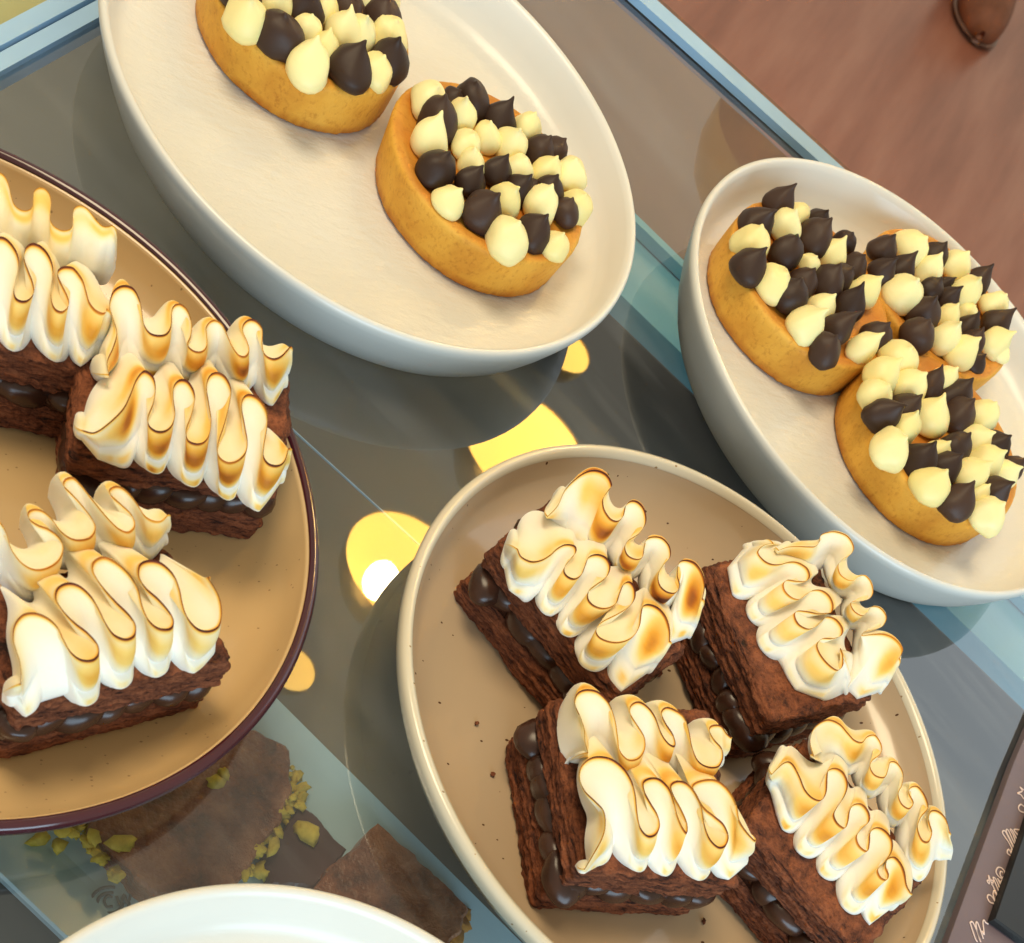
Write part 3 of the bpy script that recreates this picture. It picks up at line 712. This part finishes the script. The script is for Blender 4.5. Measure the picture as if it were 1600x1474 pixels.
# --- slices of the speckled plate
s = slice_('most deeply browned meringue slice, at the upper left of the speckled plate', 53, [(772, 850), (968, 1094), (1077, 1010), (880, 766)])
meringue_row(s, c6, [(335,370),(400,300),(450,190),(560,90),(650,60),(730,90),(765,160),(740,200),(708,250),(715,320),(760,385),(810,402),(845,370),(860,300),(900,270),(950,285),(990,340),(995,420),(950,490),(880,535),(855,580),(870,635),(920,665),(970,655),(985,590),(1000,530),(1050,512),(1110,525),(1155,580),(1160,650),(1110,710),(1080,770),(1090,840),(1140,885),(1200,890),(1225,840),(1210,770),(1220,690),(1265,670),(1330,690),(1380,760),(1395,840),(1380,930)],
 [(0,360,400,'s'),(2,440,540,'c'),(4,500,600,'s'),(11,610,630,'b'),(14.5,720,650,'c'),(21.8,860,770,'b'),(26.5,950,790,'c'),(33.5,1050,990,'b'),(38,1170,1010,'c'),(40,1180,1240,'b'),(42,1290,1200,'s')], 0.0540, 7.9, 1.45)
meringue_row(s, c6, boff=.0185, crest=[(125,600),(150,650),(220,680),(290,670),(350,635),(400,590),(450,568),(510,580),(520,620),(490,660),(445,720),(455,770),(510,797),(560,770),(585,710),(610,650),(670,632),(730,655),(758,710),(735,780),(670,830),(610,880),(605,940),(650,985),(720,1000),(790,970),(820,900),(850,830),(890,818),(920,860),(920,930),(880,990),(800,1040),(700,1090),(660,1140),(680,1190),(750,1222),(830,1225),(910,1190),(950,1120),(960,1040),(975,985),(1020,975),(1080,1000),(1130,1060),(1155,1140),(1155,1220)],
 base=[(0,45,720,'s'),(2,80,860,'b'),(4,170,950,'s'),(6.5,250,925,'c'),(12,320,1030,'b'),(16.5,400,1050,'c'),(23.5,440,1165,'b'),(28.3,528,1205,'c'),(36.5,600,1395,'b'),(41.5,735,1415,'c'),(44,836,1575,'b'),(46,1010,1440,'s')], zc=0.0535, seed=8.3, amt=0.9,
 back=[(0,95,520),(1,100,430),(2,170,340),(3,290,350),(4,330,400)])

s = slice_('pale meringue slice against the rim below the crowded white plate', 59, [(1103, 882), (1208, 1131), (1364, 1092), (1262, 842)])
meringue_row(s, c8, [(490,205),(560,178),(650,168),(730,168),(790,165),(822,130),(830,80),(880,58),(950,55),(1040,90),(1090,170),(1070,230),(1000,275),(965,320),(980,390),(1040,435),(1090,440),(1130,410),(1180,400),(1230,450),(1248,530),(1210,590),(1130,605),(1075,610),(1075,650),(1110,695),(1165,718),(1205,680),(1235,650),(1300,660),(1350,730),(1320,805),(1240,835),(1170,850),(1160,880),(1230,870),(1330,865),(1420,905),(1478,985),(1450,1060)],
 [(0,470,290,'s'),(3,700,340,'b'),(7.5,850,340,'c'),(14.3,960,520,'b'),(20,1010,590,'c'),(26,1060,790,'b'),(30,1090,850,'c'),(34,1080,1000,'c'),(36,1020,1345,'c'),(38,1130,1385,'b'),(39,1300,1330,'s')], 0.0520, 9.1, 0.7, 0.8)
meringue_row(s, c8, boff=.0185, crest=[(450,150),(380,160),(330,215),(370,275),(430,310),(500,315),(580,295),(650,300),(720,340),(745,400),(720,440),(640,445),(560,438),(530,475),(545,530),(600,580),(660,590),(710,555),(770,515),(840,515),(900,560),(930,630),(920,690),(860,702),(800,705),(720,690),(640,685),(620,720),(650,785),(720,825),(780,815),(830,770),(880,730),(950,750),(1000,820),(990,880),(920,905),(840,905),(800,950),(820,1020),(880,1095),(960,1150),(1005,1120),(1005,1040),(980,980)],
 base=[(0,220,170,'s'),(2,90,330,'s'),(4,135,540,'b'),(8,245,590,'c'),(15,275,740,'b'),(21,320,810,'c'),(28.6,365,980,'b'),(34,470,1075,'c'),(40.5,640,1300,'b'),(42.5,860,1385,'b'),(44,1010,1345,'c')], zc=0.0520, seed=9.7, amt=0.55, line=0.85)

s = slice_('upright meringue slice showing its layered chocolate side, at the lower left of the speckled plate', 61, [(863, 1090), (906, 1366), (1154, 1384), (1110, 1108)])
meringue_row(s, c7, [(258,500),(238,430),(232,350),(200,260),(165,180),(175,110),(230,78),(310,85),(370,130),(410,190),(440,290),(455,400),(470,490),(530,550),(600,540),(640,480),(635,400),(590,320),(545,240),(550,180),(600,155),(660,190),(710,260),(750,370),(800,440),(845,455),(830,380),(780,300),(755,230),(790,192),(850,210),(910,260),(940,360),(960,470),(1000,560),(1070,600),(1140,595),(1170,540),(1160,470),(1110,410),(1080,350),(1100,315),(1160,315),(1200,370),(1225,395)],
 [(0,240,560,'s'),(3,300,560,'s'),(6.5,350,560,'c'),(13.5,540,640,'b'),(20,610,620,'c'),(25,770,640,'b'),(29.5,820,640,'c'),(35.5,1010,715,'b'),(40,1120,690,'s'),(44,1160,600,'s')], 0.0535, 11.3, 0.95, 1.0,
 back=[(0,150,575),(1,80,470),(2,65,390),(3,45,230),(4.5,85,95),(6,190,45)])
meringue_row(s, c7, boff=.0185, crest=[(235,1290),(300,1180),(350,1090),(375,1000),(365,900),(310,830),(240,760),(203,680),(210,600),(260,545),(330,525),(420,545),(500,610),(550,700),(575,800),(590,920),(610,1010),(660,1065),(715,1055),(745,1000),(730,920),(680,840),(640,770),(635,700),(690,670),(750,680),(810,740),(840,830),(860,920),(890,1000),(925,1045),(925,980),(885,880),(840,790),(825,720),(870,690),(930,710),(985,780),(1020,870),(1040,980),(1080,1080),(1140,1140),(1190,1130),(1205,1070),(1170,990),(1100,930),(1040,880),(985,790),(970,720),(1050,685),(1140,690),(1220,760),(1265,860),(1280,960),(1330,1040),(1385,1100)],
 base=[(0,240,1300,'s'),(2,340,1255,'b'),(4,440,1195,'c'),(10.5,455,1200,'c'),(17.4,620,1303,'b'),(24.5,690,1300,'c'),(30,790,1340,'b'),(35.5,885,1270,'c'),(41.5,1020,1360,'b'),(49,1130,1340,'c'),(53,1230,1375,'b'),(55,1325,1270,'s')], zc=0.0545, seed=12.1, amt=0.7,
 back=[(0,222,1285),(1,198,1150),(2,200,1060),(3,240,970),(5,185,880),(7,145,730),(9,160,590),(10.5,220,540)])

s = slice_('meringue slice at the lower right rim of the speckled plate, cut off at the bottom', 67, [(1160, 1284), (1346, 1500), (1449, 1366), (1263, 1148)])
meringue_row(s, c9, [(345,300),(322,200),(350,110),(430,60),(510,85),(570,150),(615,195),(665,208),(700,170),(750,165),(792,230),(785,285),(735,325),(718,370),(750,425),(810,440),(835,390),(855,335),(900,345),(937,410),(925,490),(898,550),(920,615),(970,648),(995,610),(968,545),(985,505),(1030,502),(1075,560),(1095,640),(1050,700),(1030,770),(1060,850),(1105,860),(1122,800),(1098,720),(1115,662),(1165,662),(1215,710),(1235,800)],
 [(0,440,370,'s'),(4,500,390,'s'),(7,580,420,'b'),(9.5,610,440,'c'),(14.5,700,560,'b'),(18.5,780,570,'c'),(22.5,870,750,'b'),(27,900,800,'c'),(32.5,1040,1120,'b'),(36,1130,1080,'c'),(38,1190,1000,'s'),(39,1265,985,'s')], 0.0525, 13.9, 0.75, 0.85,
 back=[(0,380,330),(1,310,250),(2,315,120),(3,400,55),(4,480,55)])
meringue_row(s, c9, boff=.0185, crest=[(70,420),(150,345),(200,350),(250,430),(290,520),(340,575),(395,590),(425,540),(430,450),(440,395),(490,380),(540,410),(565,480),(545,560),(495,640),(475,690),(500,745),(548,775),(570,730),(580,660),(610,620),(660,620),(705,670),(710,730),(660,780),(628,830),(645,890),(700,925),(715,870),(720,800),(760,770),(810,790),(855,850),(855,930),(810,1000),(770,1045),(785,1095),(825,1115),(838,1080),(820,1030),(830,980),(870,965),(910,1000),(940,1060),(955,1150),(980,1200)],
 base=[(0,65,490,'s'),(3,110,690,'s'),(6,150,780,'b'),(10,225,825,'c'),(16.5,250,930,'b'),(20.7,368,985,'c'),(26.5,400,1080,'b'),(30,500,1140,'c'),(36.5,560,1310,'b'),(40.5,660,1360,'c'),(43,730,1425,'b'),(45,850,1310,'s')], zc=0.0530, seed=14.7, amt=0.95, line=0.9)

def nugget(px, py, r, z, seed, mat):
    p = at(px, py, z); r_ = random.Random(seed); V = []; nu, nv = 9, 6
    ex = r_.uniform(.8, 1.4); an = r_.uniform(0, 3)
    for j in range(nv + 1):
        th = math.pi * j / nv
        for k in range(nu):
            ph = 2 * math.pi * k / nu
            d = np.array([math.sin(th) * math.cos(ph), math.sin(th) * math.sin(ph), math.cos(th)])
            rr = r * (1 + .8 * nz(d[0] * 1.6 + seed, d[1] * 1.6, d[2] * 1.6))
            x, y = d[0] * rr * ex, d[1] * rr / ex
            V.append((p[0] + x * math.cos(an) - y * math.sin(an), p[1] + x * math.sin(an) + y * math.cos(an), p[2] + d[2] * rr * .6))
    return V, grid_faces(nv + 1, nu, True)
r_ = random.Random(12)
for i, (x, y, q_) in enumerate([(1030,1052,.0016),(1022,1044,.0012),(1136,1360,.0014),(1100,1440,.0010),(1180,1180,.0010),(1120,1120,.0012),(770,1210,.0010),(745,1130,.0009),(1040,1240,.0010),(1440,1386,.0011),(1330,1112,.0010),(668,1180,.0008)]):
    v, f = nugget(x, y, q_, .0066, 300 + i, M_PAS)
    tag(obj('chocolate_crumb', v, f, M_PAS), 'tiny chocolate pastry crumb lying on the speckled plate', 'crumb', 'pastry crumbs on the speckled plate')
# ------------------------------------------------------------------ tray with chocolate bark under the glass
TZ = -0.070
tr0, tr1 = at2(440, 1095, TZ), at2(820, 1474, TZ); td = (tr1 - tr0) / np.linalg.norm(tr1 - tr0)
tn = np.array([-td[1], td[0]]); lp = at2(55, 1420, TZ); tn = tn if tn @ (lp - tr0) > 0 else -tn
tw = tn @ (lp - tr0)
tray = thing('serving_tray', 'long pale blue tray of chocolate slabs under the glass', 'tray', (*(tr0 + tn * tw / 2), TZ - .012))
a0, a1 = tr0 - td * 0.16, tr1 + td * 0.20
def ring(w0, z, e):
    return [(*(a0 + tn * w0 + td * e), z), (*(a1 + tn * w0 - td * e), z), (*(a1 + tn * (tw - w0) - td * e), z), (*(a0 + tn * (tw - w0) + td * e), z)]
V = []
for w0, z in ((0.003, TZ - .012), (0.0, TZ - .0015), (0.001, TZ), (0.003, TZ - .0006), (0.026, TZ - .008), (0.030, TZ - .0088)): V += ring(w0, z, w0)
Fc = grid_faces(6, 4, True); Fc.append((0, 1, 2, 3)); Fc.append((20, 21, 22, 23))
part('tray_body', V, Fc, M_TRAY, tray, smooth=False)
BZ = TZ - 0.0085
def slab(label, pts, thick, mat, seed, name='chocolate_slab'):
    P = [at2(x, y, BZ + thick) for x, y in pts]
    Q = np.array(P + [P[0]]); d = np.r_[0, np.cumsum(np.linalg.norm(np.diff(Q, axis=0), axis=1))]
    m = 90; q = np.linspace(0, d[-1], m, endpoint=False); O = np.c_[np.interp(q, d, Q[:, 0]), np.interp(q, d, Q[:, 1])]
    c = O.mean(0); O = np.array([p + (p - c) / np.linalg.norm(p - c) * (0.0016 * nz(p[0] * 120, p[1] * 120, seed) + .0008 * nz(p[0] * 400, p[1] * 400, seed)) for p in O])
    root = thing(name, label, 'chocolate slab', (c[0], c[1], BZ), 'chocolate slabs on the tray')
    v, f = prism(O, BZ, BZ + thick, 0.0012); part('slab_body', v, f, mat, root, smooth=False)
    return root
big = slab('biggest brown chocolate slab with a pistachio edge, beside the maroon rimmed plate', [(290,1180),(345,1125),(405,1140),(452,1168),(458,1235),(440,1285),(410,1320),(375,1380),(300,1400),(240,1400),(185,1345),(135,1290),(180,1230)], 0.014, M_BARK, 3)
parts_ = []
r_ = random.Random(5)
for i, (x, y) in enumerate([(452,1205),(458,1222),(464,1238),(452,1255),(462,1250),(443,1275),(430,1298),(418,1316),(404,1335),(390,1358),(140,1300),(125,1285),(150,1325),(160,1345),(180,1365),(105,1300)]):
    for k in range(4):
        parts_.append(nugget(x + r_.uniform(-11, 9), y + r_.uniform(-10, 10), r_.choice([.0012, .0018, .0024, .0033]), BZ + r_.uniform(.005, .0135), 100 + i * 7 + k, M_PIST))
v, f = merge(parts_); part('pistachio_edge', v, f, M_PIST, big)
for i, (x, y, r) in enumerate([(193, 1318, .0048), (336, 1222, .0035), (350, 1209, .0025)]):
    v, f = nugget(x, y, r, BZ + .0150, 140 + i, M_PIST); part('pistachio_piece', v, f, M_PIST, big)
dk_ = slab('dark grey purple chocolate slab with a pistachio on top, second from the left', [(472,1252),(505,1285),(541,1326),(520,1358),(488,1388),(425,1382),(412,1340),(440,1300)], 0.0075, M_BARKD, 5)
v, f = nugget(480, 1300, .0055, BZ + .009, 150, M_PIST); part('pistachio_piece', v, f, M_PIST, dk_)
sm_ = slab('reddish brown chocolate slab with a crumbly end, rightmost on the tray', [(592,1284),(640,1330),(690,1372),(733,1418),(722,1452),(700,1478),(640,1475),(570,1430),(490,1388),(520,1350),(562,1318)], 0.014, M_BARK, 8)
v, f = merge([nugget(x, y, r, BZ + .007, 160 + i, M_NOUG) for i, (x, y, r) in enumerate([(718,1446,.005),(706,1462,.005),(728,1430,.003),(700,1475,.004)])])
part('crumbly_end', v, f, M_NOUG, sm_)
for (x, y, r, lab) in [(410, 1360, .0045, 'elongated loose pistachio between the big brown slab and the white plate rim'), (62, 1312, .0035, 'loose pistachio crumb furthest left on the tray'), (92, 1322, .003, 'round loose pistachio crumb beside the left end of the big slab')]:
    v, f = nugget(x, y, r, BZ + .004, int(x), M_PIST)
    tag(obj('pistachio_crumb', v, f, M_PIST), lab, 'crumb', 'loose pistachio crumbs')
# faint printed emblem on the tray
em = []
for cx, cy, rx, ry in ((172, 1410, 30, 24), (172, 1411, 20, 16)):
    em.append(tube([at(cx + rx * math.cos(k * .2617), cy + ry * math.sin(k * .2617), BZ + .001) for k in range(20)], .0007, 6, .5))
for st in ([(176,1402),(168,1400),(163,1408),(167,1417),(176,1416)], [(182,1400),(188,1415),(194,1398),(199,1412),(205,1396)]):
    em.append(tube(catmull([at(x, y, BZ + .001) for x, y in st], 5), .0006, 6, .5))
v, f = merge(em); part('printed_emblem', v, f, M_DARKINK, tray)

# ------------------------------------------------------------------ lettered card and black holder, lower right
CZ = 0.004
P = [at2(x, y, CZ) for x, y in [(1478, 1480), (1584, 1192), (1640, 1060), (1720, 1060), (1700, 1480)]]
card = thing('lettered_card', 'plum coloured card with pink handwriting by the speckled plate', 'card', (*np.mean(P, 0), 0.0005))
v, f = prism(P, 0.0005, CZ, .0006); part('card_sheet', v, f, M_CARD, card, smooth=False)
kc = ((1400, 1130), 4.285)
strokes = [
 [(545,1465),(530,1440),(500,1350),(497,1335),(515,1335),(545,1400),(560,1450),(567,1462),(545,1400),(535,1345),(545,1335),(570,1400),(585,1445)],
 [(575,1390),(590,1415),(582,1335),(590,1320),(600,1335),(618,1345)],
 [(660,1210),(630,1200),(612,1170),(620,1150),(645,1165),(665,1200),(650,1150),(655,1120)],
 [(655,1120),(680,1160),(635,1060),(620,1020),(625,1075),(610,1055),(650,1055),(640,1085)],
 [(690,1130),(660,1060),(650,1035),(668,1045),(695,1105)],
 [(700,1080),(680,1040),(700,1065),(712,1050)],
 [(715,1045),(690,1030),(670,1000),(680,970),(705,970),(727,995),(725,1025),(710,1035),(697,1015),(700,995),(715,1000)],
 [(770,890),(745,870),(755,845),(775,880),(770,845)],
 [(785,860),(755,800),(715,740),(718,722),(735,730),(770,800),(795,850),(770,790),(738,725),(752,718),(785,790),(805,820)],
 [(805,815),(785,750),(765,715),(780,720),(812,780),(822,760),(790,715),(825,715)],
 [(857,600),(830,590),(820,565),(835,545),(857,560)],
 [(857,510),(835,480),(815,470),(845,455),(830,430),(857,450)]]
for st in strokes:
    v, f = tube(catmull([at(kc[0][0] + x / kc[1], kc[0][1] + y / kc[1], CZ + .0002) for x, y in st], 5), .00042, 6, .4)
    part('lettering', v, f, M_INK, card)
P = [at2(x, y, 0.0045) for x, y in [(1543, 1441), (1605, 1262), (1700, 1000), (1800, 1100), (1800, 1500), (1600, 1482)]]
v, f = prism(P, 0.0045, 0.0080, .0008)
tag(obj('card_holder', v, f, M_BLACK, smooth=False), 'black card holder lying over the plum card at the right edge', 'card holder')

# ------------------------------------------------------------------ pendant lamps above the counter (seen as reflections in the glass)
LH = 0.95
def mirror_at(px, py, h):
    g = at(px, py, 0.0); c0 = CAM * np.array([1, 1, -1]); return c0 + (g - c0) * ((h - c0[2]) / (g[2] - c0[2]))
def lamp(px, py, rpx, label, h=LH, lit=True, bulb=(0.25, 0.1)):
    p = mirror_at(px, py, h); R = rpx * np.linalg.norm(p - CAM * np.array([1, 1, -1])) / F
    root = thing('pendant_lamp', label, 'lamp', tuple(p), 'pendant lamps over the counter')
    v, f = lathe([(R, 0), (R * 1.01, .004), (R * .97, R * .35), (R * .80, R * .65), (R * .45, R * .90), (R * .12, R), (R * .12, R * 1.3), (.002, R * 1.3)], 48)
    obj('lamp_shade', v, f, M_GOLD, root)
    v, f = lathe([(R * .985, .002), (R * .93, R * .34), (R * .76, R * .60), (R * .42, R * .82), (.002, R * .88)], 48)
    obj('reflector', v, [q[::-1] for q in f], M_LAMPIN if lit else M_GOLD, root)
    bulb_ = bulb or (0, 0); V = []; rb = R * .26
    for j in range(9):
        th = math.pi * j / 8
        for k in range(16):
            V.append((R * bulb_[0] + rb * math.sin(th) * math.cos(k * .3927), R * bulb_[1] + rb * math.sin(th) * math.sin(k * .3927), R * .3 + rb * math.cos(th) * 1.2))
    if lit and bulb: obj('bulb', V, grid_faces(9, 16, True), M_BULB, root)
    v, f = tube([(0, 0, R * 1.28), (0, 0, R * 1.3 + .8)], .003, 8); obj('cord', v, f, M_BLACK, root)
    return root
lamp(636, 888, 95, 'lit gold pendant lamp reflected left of the speckled plate', bulb=(-.3, -.05))
lamp(822, 700, 94, 'lit gold pendant lamp reflected between the round white plate and the speckled plate', bulb=(.62, .0))
lamp(456, 1044, 38, 'lit gold pendant lamp reflected as a sliver beside the maroon rimmed plate', bulb=None)
lamp(884, 546, 36, 'small gold lamp added to reflect a glint just under the rim of the round white plate', bulb=None)  # extra lamp, added only for the gold glint below the rim
lamp(1225, 235, 92, 'unlit gold pendant lamp reflected near the far glass edge', lit=False)

# ------------------------------------------------------------------ shoe on the floor beyond
tip = at(1538, 50, FZ + .03)[:2]; q = at(1545, -160, FZ + .03)[:2]
sd = (q - tip) / np.linalg.norm(q - tip); sn_ = np.array([-sd[1], sd[0]])
st = thing('leather_shoe', 'rounded toe of a brown leather shoe on the floor at the top right corner', 'shoe', (tip[0], tip[1], FZ))
def shoe(W, H, z0, name, mat):
    W = [w_ * 1.3 for w_ in W]; H = [h_ * 1.2 for h_ in H]
    V = []; n = 28; T = np.linspace(0, 1, len(W))
    for t_, w_, h_ in zip(T, W, H):
        c_ = tip + sd * (.29 * (t_ ** 1.3))
        for k in range(n):
            a_ = 2 * math.pi * k / n; x = math.cos(a_); y = math.sin(a_)
            z = z0 + (h_ * abs(y) ** .8 if y > 0 else -0.002 * abs(y))
            p_ = c_ + sn_ * w_ * np.sign(x) * abs(x) ** .8
            V.append((p_[0], p_[1], FZ + z))
    Fc = grid_faces(len(W), n, True); Fc.append(tuple(range(n))); Fc.append(tuple((len(W) - 1) * n + k for k in range(n)))
    return part(name, V, Fc, mat, st)
shoe([.006,.024,.036,.044,.048,.047,.042,.037,.036,.037,.034,.012], [.014,.032,.042,.048,.053,.062,.078,.096,.102,.100,.090,.06], .014, 'leather_upper', M_LEATHER)
shoe([.010,.029,.042,.049,.053,.052,.047,.042,.041,.042,.039,.016], [.006] * 12, .008, 'sole', M_BRONZE)
